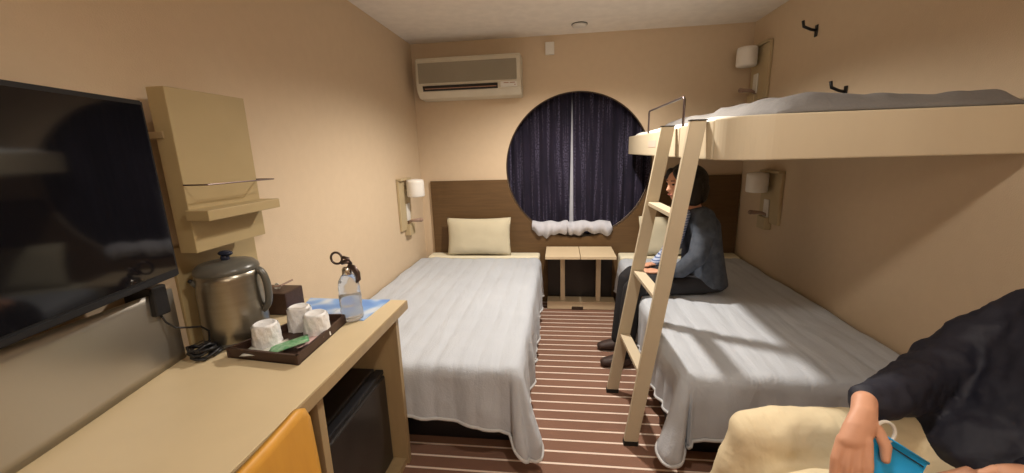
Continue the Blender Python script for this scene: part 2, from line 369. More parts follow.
# ------------------------------------------------------------ air conditioner
t = thing('air_conditioner', 'cream split air conditioner high on the back wall in the left corner', 'air conditioner', (.46, YB, 1.83))
prof = [(YB-.001, 2.145), (3.335, 2.145), (3.315, 2.125), (3.308, 1.95), (3.325, 1.885), (3.37, 1.835), (YB-.001, 1.825)]
ab = prism(BM(), [(.035, y, z) for y, z in prof], (.86, 0, 0)); bmesh.ops.bevel(ab, geom=ab.edges[:], offset=.008, segments=2, affect='EDGES')
obj('casing', ab, 'acw', t)
g = obj('intake_grille', box(BM(), .06, .865, 3.302, 3.314, 1.945, 2.10, .004), 'acg', t)
gb = BM()
for k in range(14): box(gb, .065, .86, 3.3005, 3.3035, 1.955+k*.0103, 1.958+k*.0103)
obj('grille_slats', gb, 'acg', g)
lv = prism(BM(), [(.09, y, z) for y, z in [(3.305, 1.925), (3.318, 1.885), (3.335, 1.89), (3.325, 1.928)]], (.62, 0, 0))
v = obj('air_outlet', lv, 'black', t)
obj('vane', box(BM(), .11, .70, 3.300, 3.312, 1.899, 1.904), 'mark', v)
obj('display_panel', box(BM(), .735, .865, 3.303, 3.325, 1.892, 1.932, .003), 'white', t)
for k, (xa, xb, z) in enumerate([(.76, .80, 1.920), (.81, .85, 1.920), (.845, .855, 1.903)]): obj('printed_mark', box(BM(), xa, xb, 3.3015, 3.304, z-.003, z+.003), 'mark', t)
tag(obj('mounting_box', box(BM(), 1.087, 1.16, YB-.03, YB-.001, 2.15, 2.245, .004), 'white'), 'small white box fixed high on the back wall right of the air conditioner', 'junction box')
t = thing('smoke_detector', 'small flat round detector on the ceiling above the window', 'smoke detector', (1.352, 3.26, H))
obj('cover', lathe(BM(), 1.352, 3.26, [(.05, H-.001), (.055, H-.006), (.052, H-.018), (.03, H-.022)], 32), 'white', t, True)
obj('dark_rim', lathe(BM(), 1.352, 3.26, [(.060, H-.001), (.060, H-.005)], 32), 'blackm', t)
# ------------------------------------------------------------ wall lamps
def wall_lamp(side, y0, y1, z0, z1, label, shade_y):
    x = XL if side > 0 else XR; s = side; X = lambda d: x+s*d
    t = thing('wall_lamp', label, 'wall lamp', (x, (y0+y1)/2, z0), 'bedside wall lamps')
    def bx(d0, d1, *r, bev=.004): a, b = sorted((X(d0), X(d1))); return box(BM(), a, b, *r, bev)
    obj('back_plate', bx(0.001, .022, y0, y1, z0+.05, z1), 'lampback', t)
    obj('top_lip', bx(0.001, .045, y0, y1, z1-.012, z1+.006), 'lampback', t)
    yc = shade_y
    sd = obj('lamp_shade', lathe(BM(), X(.105), yc, [(.02, z1-.005), (.066, z1-.012), (.07, z1-.03), (.07, z1-.135), (.066, z1-.145), (.03, z1-.15)], 36), 'shade', t, True)
    obj('stem', tube(BM(), [(X(.02), yc, z1-.09), (X(.06), yc, z1-.09)], .012), 'lampback', t)
    obj('switch_plate', bx(.022, .032, yc-.03, yc+.035, z1-.34, z1-.20), 'white', t)
    obj('lower_block', bx(.001, .05, yc-.04, yc+.07, z0, z0+.09), 'lampback', t)
    r = obj('reading_arm', tube(BM(), [(X(.02), yc-.01, z0+.10), (X(.06), yc-.01, z0+.12), (X(.13), yc-.01, z0+.125)], [.009, .012, .016], 14), 'lampblk', t, True)
    obj('arm_cap', ball(BM(), (X(.135), yc-.01, z0+.125), .017), 'lampblk', r, True)
    return t
wall_lamp(1, 2.945, 3.16, .735, 1.195, 'bedside lamp with bright white shade on the left wall above the left bed', 3.08)
wall_lamp(-1, 2.86, 3.12, .78, 1.195, 'shaded bedside lamp on the right wall below the bunk', 3.01)
wall_lamp(-1, 3.20, 3.46, 1.66, 2.10, 'dim wall lamp in the upper right corner above the bunk', 3.36)
# ------------------------------------------------------------ wall hooks
for y, z, lab in ((2.71, 2.02, 'upper black coat hook near the ceiling on the right wall'), (2.385, 1.635, 'lower black coat hook just above the bunk blanket')):
    t = thing('coat_hook', lab, 'hook', (XR, y, z), 'black coat hooks')
    obj('base_plate', box(BM(), XR-.008, XR-.001, y-.012, y+.012, z-.03, z+.035, .003), 'black', t)
    obj('hook_arm', tube(BM(), [(XR-.006, y, z+.005), (XR-.035, y, z+.012), (XR-.075, y, z+.03), (XR-.082, y, z+.062)], .008, 10), 'black', t, True)
# ------------------------------------------------------------ desk
t = thing('desk', 'long pale beige wall desk along the left wall holding the kettle', 'desk', (.25, .8, 0))
obj('desk_top', box(BM(), XL+.002, .532, -1.3, 1.56, .728, .7655, .003), 'desk', t)
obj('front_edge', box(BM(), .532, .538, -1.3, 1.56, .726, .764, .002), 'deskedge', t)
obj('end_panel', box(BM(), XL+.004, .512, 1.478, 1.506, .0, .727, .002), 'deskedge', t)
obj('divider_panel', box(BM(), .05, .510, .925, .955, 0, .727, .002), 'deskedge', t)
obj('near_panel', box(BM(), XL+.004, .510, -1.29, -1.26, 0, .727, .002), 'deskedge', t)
obj('back_panel', box(BM(), XL+.002, XL+.02, -1.25, 1.475, .05, .727), 'darkin', t)
obj('plinth', box(BM(), .05, .50, .956, 1.477, 0, .03), 'deskedge', t)
t = thing('mini_fridge', 'black mini fridge tucked under the right end of the desk', 'fridge', (.25, 1.25, .03))
obj('cabinet', box(BM(), .03, .40, .975, 1.465, .031, .485, .006), 'blackm', t)
dr = obj('door', box(BM(), .403, .445, .975, 1.468, .035, .455, .008), 'blackm', t)
obj('handle', box(BM(), .405, .440, .975, 1.468, .460, .480, .004), 'black', dr)
# ------------------------------------------------------------ orange chair pushed under the desk
t = thing('chair', 'orange plywood backed chair pushed up to the desk', 'chair', (.42, .58, 0))
def cb(u, v):
    y = .34+.505*u; z = .46+.325*v
    # rounded top corners
    e = .05
    du = min(u, 1-u)*.505
    if du < e and v > .5: z -= (e-math.sqrt(max(0, e*e-(e-du)**2)))*(v-.5)*2
    return (.562+.018*math.sin(PI*u)+.010*(1-v), y-.02, z)
obj('backrest', grid(BM(), cb, 30, 12), 'orange', t, True, (('SOLIDIFY', dict(thickness=.016)),))
obj('seat', grid(BM(), lambda u, v: (.16+.38*u, .37+.44*v, .445-.012*math.sin(PI*u)*math.sin(PI*v)), 14, 14), 'orange', t, True, (('SOLIDIFY', dict(thickness=.016)),))
for sy in (.39, .79):
    obj('leg', tube(BM(), [(.18, sy, .43), (.15, sy, .0)], .011), 'chrome', t)
    obj('leg', tube(BM(), [(.54, sy-.02, .47), (.535, sy, .42), (.55, sy, .0)], .011), 'chrome', t)
    obj('side_rail', tube(BM(), [(.18, sy, .42), (.56, sy, .42)], .010), 'chrome', t)
# ------------------------------------------------------------ wall board with shelf
t = thing('wall_board', 'tall beige wall board with a small shelf between the television and kettle', 'wall board', (XL, 1.24, 1.1))
obj('board', box(BM(), .0, .06, 1.085, 1.385, 1.10, 1.603, .003), 'panel', t)
obj('lower_board', box(BM(), XL+.001, XL+.012, 1.10, 1.45, .772, 1.11, .002), 'panel', t)
obj('side_clip', box(BM(), XL+.001, .03, 1.080, 1.11, 1.455, 1.475, .002), 'deskedge', t)
obj('shelf', box(BM(), .06, .14, 1.07, 1.385, 1.205, 1.238, .003), 'panel', t)
r = obj('shelf_rail', tube(BM(), [(.06, 1.085, 1.315), (.13, 1.085, 1.315), (.137, 1.09, 1.315), (.137, 1.375, 1.312), (.06, 1.383, 1.312)], .0025, 8), 'bronze', t)
obj('towel_rail', tube(BM(), [(XL+.001, 1.34, .90), (.10, 1.34, .90), (.115, 1.35, .90), (.115, 1.42, .90)], .004, 8), 'lampblk', t)
# ------------------------------------------------------------ television
t = thing('television', 'black flat television swung out from the left wall at the edge', 'television', (.1, .55, 1.3))
d1 = Vector((.21, -.977, 0)); nrm = Vector((.977, .21, 0)); P0 = Vector((.095, .985, 0)); L = .80
def slab(bm, a, b, z0, z1, f0, f1, bev=.004):
    q = bmesh.new(); bmesh.ops.create_cube(q, size=1)
    for v_ in q.verts:
        p = P0+d1*((a+b)/2+v_.co.x*(b-a))+nrm*((f0+f1)/2+v_.co.y*(f1-f0)); v_.co = Vector((p.x, p.y, (z0+z1)/2+v_.co.z*(z1-z0)))
    bmesh.ops.bevel(q, geom=q.edges[:], offset=bev, segments=2, affect='EDGES')
    me = bpy.data.meshes.new('t'); q.to_mesh(me); q.free(); bm.from_mesh(me); bpy.data.meshes.remove(me); return bm
obj('casing', slab(BM(), 0, L, 1.062, 1.548, -.045, .0), 'black', t)
obj('screen', slab(BM(), .012, L-.012, 1.085, 1.536, .0, .003, .001), 'tvs', t)
obj('speaker_bar', slab(BM(), .10, L-.10, 1.067, 1.080, .0, .004, .001), 'black', t)
obj('wall_bracket', tube(BM(), [(XL+.002, .55, 1.3), (.13, .58, 1.3)], .03), 'black', t)
# curved metal stand sheet on the desk under the tv
def sheetc(u, v):
    a = u; y = 1.07-.80*a; x = -.005+.11*math.sin(a*PI/2)**1.2
    return (x+.02*v, y-.015*v, .746+(.24+.05*a)*v)
tag(obj('metal_stand', grid(BM(), sheetc, 30, 8), 'satin', None, True, (('SOLIDIFY', dict(thickness=.006)),)), 'curved satin metal sheet standing on the desk below the television', 'stand')
t = thing('power_adapter', 'black power adapter on the wall beside the television corner', 'power adapter', (XL, 1.0, .97))
obj('adapter_body', box(BM(), XL+.001, .04, .975, 1.02, .925, 1.015, .006), 'black', t)
obj('adapter_cable', tube(BM(), [(.02, 1.0, .927), (.022, 1.01, .895), (.028, 1.03, .868), (.04, 1.06, .855), (.05, 1.09, .845), (.055, 1.11, .82), (.05, 1.11, .79), (.045, 1.10, .77)], .003, 8), 'black', t, True)
cb_ = BM(); random.seed(4)
pts = []
for k in range(70):
    a = k*.55; rr = .035+.012*math.sin(k*.9)
    pts.append((.045+rr*math.cos(a)*.9, 1.075+rr*math.sin(a)*1.0+.012*math.sin(k*.3), .751+.036*(k/70)+.006*math.sin(k*1.7)))
tube(cb_, pts, .0045, 8)
tag(obj('power_cable', cb_, 'black', None, True), 'bundled black power cable heaped on the desk left of the kettle', 'cable')
# ------------------------------------------------------------ kettle
kx, ky = .048, 1.215
t = thing('electric_kettle', 'brushed steel electric kettle with grey lid on the desk', 'kettle', (kx, ky, .745))
obj('body', lathe(BM(), kx, ky, [(.096, .757), (.100, .764), (.100, .80), (.098, .90), (.095, .975), (.094, 1.000)], 48), 'steel', t, True)
obj('base_ring', lathe(BM(), kx, ky, [(.098, .746), (.102, .75), (.101, .762), (.097, .766)], 48), 'greyp', t, True)
ld = obj('lid', lathe(BM(), kx, ky, [(.094, .994), (.096, 1.000), (.094, 1.010), (.080, 1.024), (.045, 1.031), (.01, 1.033)], 48), 'greyp', t, True)
obj('label_patch', box(BM(), kx-.005, kx+.022, ky-.05, ky-.03, 1.0235, 1.0265, .001), 'white', ld)
obj('lid_knob', ball(ball(BM(), (kx, ky, 1.040), (.014, .014, .014)), (kx+.004, ky, 1.056), (.026, .016, .010)), 'bluek', ld, True)
obj('spout', tube(BM(), [(kx-.045, ky-.06, .962), (kx-.055, ky-.074, .972), (kx-.060, ky-.082, .980)], [.020, .014, .009], 14), 'greyp', t, True)
obj('spout_tip', ball(BM(), (kx-.061, ky-.084, .982), .007), 'black', t, True)
hp_ = [(kx+.07, ky+.02, 1.000), (kx+.098, ky+.03, .992), (kx+.114, ky+.03, .965), (kx+.118, ky+.03, .91), (kx+.112, ky+.03, .86), (kx+.083, ky+.02, .835)]
obj('handle', tube(BM(), hp_, [(.014, .012)]*6, 14), 'greyp', t, True, (('SUBSURF', dict(levels=1, render_levels=2)),))
# ------------------------------------------------------------ tissue box
t = thing('tissue_box', 'dark brown tissue box against the wall behind the kettle', 'tissue box', (.06, 1.50, .745))
obj('box', box(BM(), XL+.004, .112, 1.405, 1.515, .746, .838, .006), 'tray', t)
tp = BM()
for k in range(3):
    a = k*1.1; c = Vector((.04, 1.46, .836))
    vs = [tp.verts.new(c+Vector((.03*math.cos(a+.1), .02*math.sin(a), 0))), tp.verts.new(c+Vector((-.03*math.cos(a), -.02*math.sin(a), 0))), tp.verts.new(c+Vector((-.012*math.cos(a), .01, .028))), tp.verts.new(c+Vector((.014*math.cos(a), -.012, .034)))]
    tp.faces.new(vs)
obj('tissue', tp, 'tissue', t, False, (('SOLIDIFY', dict(thickness=.002)), ('SUBSURF', dict(levels=2, render_levels=2))))
# ------------------------------------------------------------ tray, cups, sachets
A, B_, Cc = Vector((.125, 1.075, 0)), Vector((.392, 1.045, 0)), Vector((.376, 1.362, 0)); D = A+(Cc-B_)
D = Vector((.225, 1.35, 0))
t = thing('tray', 'dark brown leather tray of cups on the desk beside the kettle', 'tray', (.25, 1.2, .745))
tb = BM(); prism(tb, [(p.x, p.y, .7465) for p in (A, B_, Cc, D)], (0, 0, .006)); obj('tray_floor', tb, 'tray', t)
for p, q in ((A, B_), (B_, Cc), (Cc, D), (D, A)):
    e = (q-p).normalized(); n_ = Vector((-e.y, e.x, 0))*.009; wb = BM()
    prism(wb, [(v_.x, v_.y, .7465) for v_ in (p, q, q+n_, p+n_)], (0, 0, .032)); obj('tray_wall', wb, 'tray', t)
cups = []
for (x, y, lab) in ((.218, 1.142, 'plastic wrapped white cup upside down on the tray, nearest the kettle'), (.240, 1.285, 'wrapped white cup at the back of the tray, middle of the three cups'), (.338, 1.232, 'wrapped white cup upside down at the front right of the tray')):
    t = thing('cup', lab, 'cup', (x, y, .753), 'white cups on the tray')
    obj('cup_body', lathe(BM(), x, y, [(.042, .7535), (.043, .757), (.0425, .78), (.038, .825), (.035, .836), (.031, .839), (.029, .836), (.01, .836)], 32), 'cup', t, True)
    def wr(u, v, x=x, y=y):
        a = 2*PI*u; r = .0445-.006*v+.0016*math.sin(a*11+v*9)+.001*math.sin(a*23)
        return (x+r*math.cos(a), y+r*math.sin(a), .7535+.079*v)
    wb = grid(BM(), wr, 60, 8); bmesh.ops.remove_doubles(wb, verts=wb.verts[:], dist=.0001)
    obj('wrapper', wb, 'cup', t, True)
def sachet(cx, cy, cz, w_, l_, rot, m, label, tilt=(0, 0)):
    ca, sa = math.cos(rot), math.sin(rot)
    bm = BM()
    for sgn in (1, -1):
        def fn(u, v):
            a, b = (u-.5)*w_, (v-.5)*l_; e = (1-(2*u-1)**4)*(1-(2*v-1)**4)
            return (cx+a*ca-b*sa, cy+a*sa+b*ca, cz+sgn*.004*e+tilt[0]*a+tilt[1]*b)
        grid(bm, fn, 10, 10)
    bmesh.ops.remove_doubles(bm, verts=bm.verts[:], dist=.0004)
    tag(obj('sachet', bm, m, None, True), label, 'sachet', 'tea sachets on the tray')
sachet(.305, 1.125, .772, .062, .12, -.9, 'green', 'green printed tea sachet lying on the tray in front of the cups', (0, .12))
sachet(.262, 1.118, .765, .055, .09, -.7, 'wsach', 'pale tea sachet under the green sachet on the tray', (0, .1))
sachet(.345, 1.165, .765, .045, .09, -.5, 'pinks', 'pinkish sachet on the tray beside the front right cup', (0, .05))
sachet(.205, 1.092, .764, .05, .07, .2, 'wsach', 'small white sachet in the near left corner of the tray')
# ------------------------------------------------------------ brochure and bottle
def quad_sheet(name, pts, z, m, label, cat, th=.002):
    o = obj(name, prism(BM(), [(x, y, z) for x, y in pts], (0, 0, th)), m); return tag(o, label, cat)
def bro_mat():
    m = mat('blue_brochure_print', (.16, .34, .72), .35); nt = m.node_tree; b = nt.nodes['Principled BSDF']
    tc = nt.nodes.new('ShaderNodeTexCoord'); n = nt.nodes.new('ShaderNodeTexNoise'); n.inputs['Scale'].default_value = 9; n.inputs['Detail'].default_value = 1; nt.links.new(tc.outputs['Object'], n.inputs['Vector'])
    r = nt.nodes.new('ShaderNodeValToRGB'); e = r.color_ramp.elements; e[0].position = .44; e[0].color = (.13, .30, .70, 1); e[1].position = .70; e[1].color = (.62, .70, .80, 1)
    x = e.new(.56); x.color = (.22, .42, .78, 1); nt.links.new(n.outputs['Fac'], r.inputs[0]); nt.links.new(r.outputs[0], b.inputs['Base Color']); return m
M_['bro'] = bro_mat()
t_ = thing('brochure', 'blue and white brochure lying under the clear bottle at the desk end', 'brochure', (.27, 1.5, .7455))
obj('left_leaf', prism(BM(), [(x, y, .7457) for x, y in ((.125, 1.40), (.275, 1.40), (.265, 1.585), (.070, 1.595))], (0, 0, .0025)), 'bro', t_)
obj('right_leaf', prism(BM(), [(x, y, .7457) for x, y in ((.277, 1.40), (.435, 1.372), (.448, 1.59), (.268, 1.585))], (0, 0, .0025)), 'bro', t_)
bx_, by_ = .385, 1.385
t = thing('water_bottle', 'clear plastic bottle with bronze clip handle standing at the desk end', 'bottle', (bx_, by_, .748))
obj('bottle_body', lathe(BM(), bx_, by_, [(.020, .7495), (.038, .751), (.041, .757), (.0405, .79), (.038, .80), (.0405, .81), (.0405, .85), (.038, .86), (.0395, .87), (.036, .905), (.024, .925), (.0165, .932)], 36), 'plastic', t, True)
obj('water', lathe(BM(), bx_, by_, [(.018, .752), (.032, .7535), (.0335, .76), (.033, .79), (.031, .80), (.033, .81), (.033, .845)], 32), 'plastic', t, True)
cp = obj('cap', lathe(BM(), bx_, by_, [(.0175, .928), (.019, .932), (.019, .950), (.014, .958), (.006, .960)], 24), 'chrome', t, True)
obj('clip_ring', tube(BM(), [(bx_-.036+.022*math.cos(a), by_, .992+.022*math.sin(a)) for a in [2*PI*k/24 for k in range(24)]], .0045, 8, closed=True), 'bronze', cp, True)
obj('clip_block', tube(BM(), [(bx_-.018, by_, .972), (bx_, by_, .980), (bx_+.018, by_, .975), (bx_+.012, by_, .990), (bx_-.01, by_, .996)], [.007, .010, .009, .006, .006], 10), 'bronze', cp, True)
obj('clip_strap', tube(BM(), [(bx_+.008, by_, .962), (bx_+.028, by_-.002, .955), (bx_+.042, by_-.004, .935), (bx_+.044, by_-.004, .912), (bx_+.034, by_-.004, .898)], [(.008, .010), (.008, .013), (.007, .013), (.006, .011), (.004, .006)], 12), 'bronze', cp, True)
# ------------------------------------------------------------ bunk
t = thing('bunk_bed', 'cream upper bunk with curved corner built out over the right bed', 'bunk bed', (2.2, 2.4, 1.33))
Z0, Z1 = 1.332, 1.474
obj('side_board', box(BM(), 1.775, 1.815, 2.055, 3.49, Z0, Z1, .006), 'shell', t)
obj('side_board', box(BM(), 1.775, 1.815, 1.615, 2.045, Z0, Z1+.004, .006), 'shell', t)
path = [(1.775, 1.605)]+[(1.925-.15*math.cos(a), 1.595-.15*math.sin(a)) for a in [PI/2*k/14 for k in range(15)]]+[(2.692, 1.445)]
inn = [(1.815, 1.605)]+[(1.925-.11*math.cos(a), 1.595-.11*math.sin(a)) for a in [PI/2*k/14 for k in range(15)]]+[(2.692, 1.485)]
obj('foot_board', prism(BM(), [(x, y, Z0) for x, y in path+inn[::-1]], (0, 0, Z1+.008-Z0)), 'shell', t, False, (('BEVEL', dict(width=.005, segments=2, limit_method='ANGLE')),))
obj('bunk_deck', prism(BM(), [(1.82, 3.49, 1.34), (1.82, 1.60, 1.34), (1.93, 1.49, 1.34), (2.692, 1.49, 1.34), (2.692, 3.49, 1.34)], (0, 0, .025)), 'cream', t)
obj('bunk_mattress', box(BM(), 1.82, 2.69, 1.51, 3.48, 1.366, 1.475, .03, 3), 'wsheet', t, True)
obj('sticker', box(BM(), 1.7735, 1.7755, 2.52, 2.72, 1.385, 1.425), 'sticker', t)
obj('guard_rail', tube(BM(), [(1.79, 2.05, 1.45), (1.79, 2.05, 1.60), (1.79, 2.065, 1.615), (1.79, 2.80, 1.617), (1.79, 2.815, 1.605), (1.79, 2.815, 1.45)], .006, 10), 'bronze', t, True)
def topb(seed, x0, x1, y0, y1, zb, amp, hmid):
    def fn(u, v):
        x = x0+(x1-x0)*u; y = y0+(y1-y0)*v
        e = min(1, min(u, 1-u)*14)*min(1, min(v, 1-v)*20)
        e = math.sin(e*PI/2)
        return (x+.012*nz(y, seed, 0, 6), y, zb+e*(hmid+amp*nz(x+seed, y, 0, 4.5)+amp*.5*nz(x, y+seed, 2, 11)+.022*math.exp(-((x-2.06)/.07)**2)))
    return grid(BM(), fn, 60, 100)
o = obj('bunk_sheet', topb(1, 1.800, 2.5, 1.7, 3.46, 1.476, .006, .024), 'wsheet', None, True, (('SOLIDIFY', dict(thickness=.006)),)); tag(o, 'white sheet on the open front edge of the upper bunk', 'sheet')
o = obj('blanket', topb(5, 1.93, 2.685, 1.475, 3.30, 1.490, .020, .050), 'blanket', None, True, (('SOLIDIFY', dict(thickness=.01)),)); tag(o, 'rumpled grey blanket spread over the upper bunk', 'blanket')
# ------------------------------------------------------------ ladder
t = thing('bunk_ladder', 'cream wooden ladder leaning on the upper bunk', 'ladder', (1.52, 1.9, 0))
def stringer(y, xb, xt, zt, xw=.063):
    bm = BM(); w_ = xw
    prism(bm, [(xb-w_/2, y-.014, .018), (xb+w_/2, y-.014, .018), (xt+w_/2, y-.014, zt), (xt-w_/2, y-.014, zt)], (0, .028, 0))
    bmesh.ops.bevel(bm, geom=bm.edges[:], offset=.003, segments=2, affect='EDGES')
    s = obj('stringer', bm, 'shell', t)
    obj('foot_cap', prism(BM(), [(xb-w_/2-.003, y-.017, 0), (xb+w_/2, y-.017, 0), (xb+w_/2+.003, y-.017, .022), (xb-w_/2, y-.017, .022)], (0, .034, 0)), 'rubber', s)
    obj('top_cap', box(BM(), xt-w_/2-.001, xt+w_/2+.001, y-.015, y+.015, zt, zt+.005), 'rubber', s)
stringer(2.11, 1.500, 1.734, 1.482); stringer(1.69, 1.532, 1.741, 1.482)
def sx(z, y): return 1.500+.238*z/1.48 if y > 1.9 else 1.532+.214*z/1.48
for z in (.36, .73, 1.10):
    xa, xb = sx(z, 2.1), sx(z, 1.7)
    prof = [(xa-.024, 2.096, z-.010), (xa+.030, 2.096, z-.010), (xb+.030, 1.704, z-.010), (xb-.024, 1.704, z-.010)]
    b_ = prism(BM(), prof, (0, 0, .020)); bmesh.ops.bevel(b_, geom=b_.edges[:], offset=.002, segments=1, affect='EDGES'); obj('step', b_, 'shell', t)
# ------------------------------------------------------------ person on the right bed
def face(parent, c, fwd, up, s, skin_parts=True):
    pass
t = thing('person', 'person with black bobbed hair and striped sleeves sitting on the right bed', 'person', (1.98, 2.5, 0))
hc = Vector((1.930, 2.50, 1.152))
fd = Vector((-.93, -.32, -.12)).normalized(); sd_ = Vector((0, 0, 1)).cross(fd).normalized(); ud = fd.cross(sd_).normalized()
hl = lambda f, s_, u: hc+fd*f+sd_*s_+ud*u
rot = Matrix((fd, sd_, ud)).transposed().to_quaternion()
b = BM()
ball(b, hl(0, 0, .02), (.092, .074, .098), rot); ball(b, hl(.02, 0, -.035), (.068, .058, .070), rot)
ball(b, hl(.055, 0, -.075), (.028, .026, .022), rot)
limb(b, [hl(.082, 0, .018), hl(.103, 0, -.020)], [.009, .013], 12)            # nose
ball(b, hl(.082, 0, -.050), (.012, .024, .010), rot, 12)
for s_ in (1, -1):
    ball(b, hl(-.005, .074*s_, -.005), (.018, .010, .030), rot, 12); ball(b, hl(.068, .032*s_, -.018), (.020, .020, .018), rot, 12); ball(b, hl(.080, .03*s_, .034), (.012, .022, .007), rot, 12)
limb(b, [hl(-.02, 0, -.05), (2.00, 2.5, 1.0)], [.050, .054])
# torso, arms, legs inside the clothes
limb(b, [(2.03, 2.5, .96), (2.07, 2.5, .78), (2.08, 2.5, .60)], [(.06, .11, .05), (.08, .12, .08), (.09, .13, .06)])
for s_, yk in ((-1, 2.36), (1, 2.57)):
    limb(b, [(2.03, 2.5+.13*s_, .93), (1.985, 2.5+.21*s_, .745), (1.90, 2.5+.18*s_, .64), (1.80, 2.5+.09*s_, .605)], [.036, .032, .028, .022])
    limb(b, [(2.05, 2.5+.09*s_, .53), (1.66, yk, .515), (1.60, yk-.03, .28), (1.575, yk-.05, .07)], [.060, .042, .036, .030])
obj('body', b, 'skin', t, True, body_mods(.009, 3))
for s_ in (-1, 1):                                                               # hands
    hb_ = BM(); w0 = Vector((1.80, 2.5+.09*s_, .605))
    limb(hb_, [w0, w0+Vector((-.055, -.02*s_, -.004))], [(.024, .026, .015), (.032, .036, .013)], 14)
    k0 = w0+Vector((-.075, -.03*s_, -.004))
    for q in range(4):
        o_ = Vector((0, (-.030+.02*q), 0)); ln = (.060, .070, .066, .052)[q]
        limb(hb_, [k0+o_, k0+o_+Vector((-ln*.5, -.005*s_, -.002)), k0+o_+Vector((-ln, -.01*s_, -.016))], [.0095, .009, .0075], 10)
    limb(hb_, [w0+Vector((-.02, -.026*s_, 0)), w0+Vector((-.045, -.052*s_, .0)), w0+Vector((-.072, -.056*s_, -.004))], [.012, .010, .008], 10)
    obj('hand', hb_, 'skin', t, True, body_mods(.0035, 2))
hb_ = BM()
ball(hb_, hl(-.022, 0, .035), (.102, .092, .100), rot); ball(hb_, hl(-.065, 0, .010), (.104, .096, .104), rot)
for s_ in (1, -1):
    limb(hb_, [hl(-.02, .072*s_, .03), hl(-.025, .080*s_, -.03), hl(-.02, .074*s_, -.115)], [(.05, .026, .04), (.055, .024, .04), (.045, .022, .02)])
    limb(hb_, [hl(.055, .03*s_, .088), hl(.062, .062*s_, .050)], [.024, .018])
limb(hb_, [hl(-.08, 0, .03), hl(-.10, 0, -.04), hl(-.09, 0, -.11)], [(.075, .08, .05), (.075, .085, .05), (.065, .080, .03)])
obj('hair', hb_, 'hair', t, True, body_mods(.008, 3))
for s_ in (1, -1):
    obj('eye', ball(BM(), hl(.0845, .031*s_, .014), (.005, .013, .006), rot, 12), 'eye', t, True)
    obj('eyebrow', limb(BM(), [hl(.088, .018*s_, .036), hl(.084, .046*s_, .037)], [.0035, .0025], 8), 'hair', t, True)
obj('mouth', ball(BM(), hl(.0915, 0, -.050), (.005, .022, .006), rot, 12), 'lip', t, True)
vb = BM()
limb(vb, [(2.03, 2.5, .985), (2.05, 2.5, .90), (2.075, 2.5, .74), (2.09, 2.5, .59), (2.10, 2.5, .52)], [(.075, .115, .03), (.115, .175, .06), (.118, .160, .07), (.135, .175, .05), (.14, .185, .04)])
for s_ in (-1, 1): limb(vb, [(2.035, 2.5+.12*s_, .955), (2.02, 2.5+.185*s_, .885)], [.064, .066])
obj('vest', vb, 'vest', t, True, body_mods(.009, 3))
for s_ in (-1, 1):
    sb = BM(); limb(sb, [(2.02, 2.5+.18*s_, .89), (1.98, 2.5+.215*s_, .74), (1.90, 2.5+.18*s_, .645), (1.815, 2.5+.10*s_, .610)], [.064, .056, .048, .034])
    obj('sleeve', sb, 'vest' if s_ < 0 else 'sleeve', t, True, body_mods(.008, 2))
sb = BM(); limb(sb, [(1.935, 2.46, .97), (1.885, 2.44, .82), (1.845, 2.43, .70)], [(.04, .07, .04), (.05, .08, .05), (.045, .07, .05)])
obj('shirt_front', sb, 'sleeve', t, True, body_mods(.009, 3))
tb_ = BM()
limb(tb_, [(2.10, 2.5, .520), (2.02, 2.5, .523)], [(.13, .185, .055)]*2)
for s_, yk in ((-1, 2.36), (1, 2.57)):
    limb(tb_, [(2.05, 2.5+.09*s_, .530), (1.66, yk, .530), (1.625, yk, .50), (1.60, yk-.03, .28), (1.575, yk-.05, .09)], [(.085, .085, .068), .066, .062, .062, .055])
obj('trousers', tb_, 'trous', t, True, body_mods(.010, 3))
for yk in (2.30, 2.52):
    fb = BM(); limb(fb, [(1.585, yk, .045), (1.52, yk-.005, .038), (1.455, yk-.01, .030)], [(.045, .042, .040), (.048, .046, .036), (.034, .038, .026)])
    obj('slipper', fb, 'shoe', t, True, body_mods(.007, 2))
t.location += Vector((.035, .10, 0))
# ------------------------------------------------------------ near person, cropped by the frame
t = thing('stool', 'low round stool under the khaki trousered person at the right edge', 'stool', (2.30, 1.0, 0))
obj('stool_seat', lathe(BM(), 2.30, 1.02, [(.15, .42), (.17, .43), (.17, .455), (.15, .465)], 32), 'darkin', t, True)
for a in range(4): obj('leg', tube(BM(), [(2.30+.12*math.cos(a*PI/2+.78), 1.02+.12*math.sin(a*PI/2+.78), .42), (2.30+.16*math.cos(a*PI/2+.78), 1.02+.16*math.sin(a*PI/2+.78), 0)], .013), 'chrome', t)
t = thing('person', 'person in khaki trousers and navy jacket seated at the right edge', 'person', (2.25, 1.02, 0))
b = BM()
hz = Vector((2.57, 1.02, 1.24))
ball(b, hz, (.098, .078, .118)); ball(b, hz+Vector((-.02, 0, -.06)), (.075, .062, .072)); limb(b, [hz+Vector((-.092, 0, .01)), hz+Vector((-.115, 0, -.025))], [.010, .014], 12)
for s_ in (1, -1): ball(b, hz+Vector((.01, .08*s_, 0)), (.02, .011, .032))
limb(b, [hz+Vector((.01, 0, -.08)), (2.53, 1.02, 1.02)], [.056, .062])
limb(b, [(2.52, 1.02, .95), (2.46, 1.02, .76), (2.34, 1.02, .57)], [(.08, .14, .05), (.10, .14, .08), (.10, .15, .06)])
for s_ in (-1, 1):
    pass
limb(b, [(2.28, 1.10, .545), (1.80, 1.10, .535), (1.72, 1.09, .30), (1.66, 1.09, .08)], [.075, .050, .045, .03])
limb(b, [(2.28, .95, .50), (1.87, .95, .445), (1.78, .96, .30), (1.70, .97, .08)], [.075, .050, .045, .03])
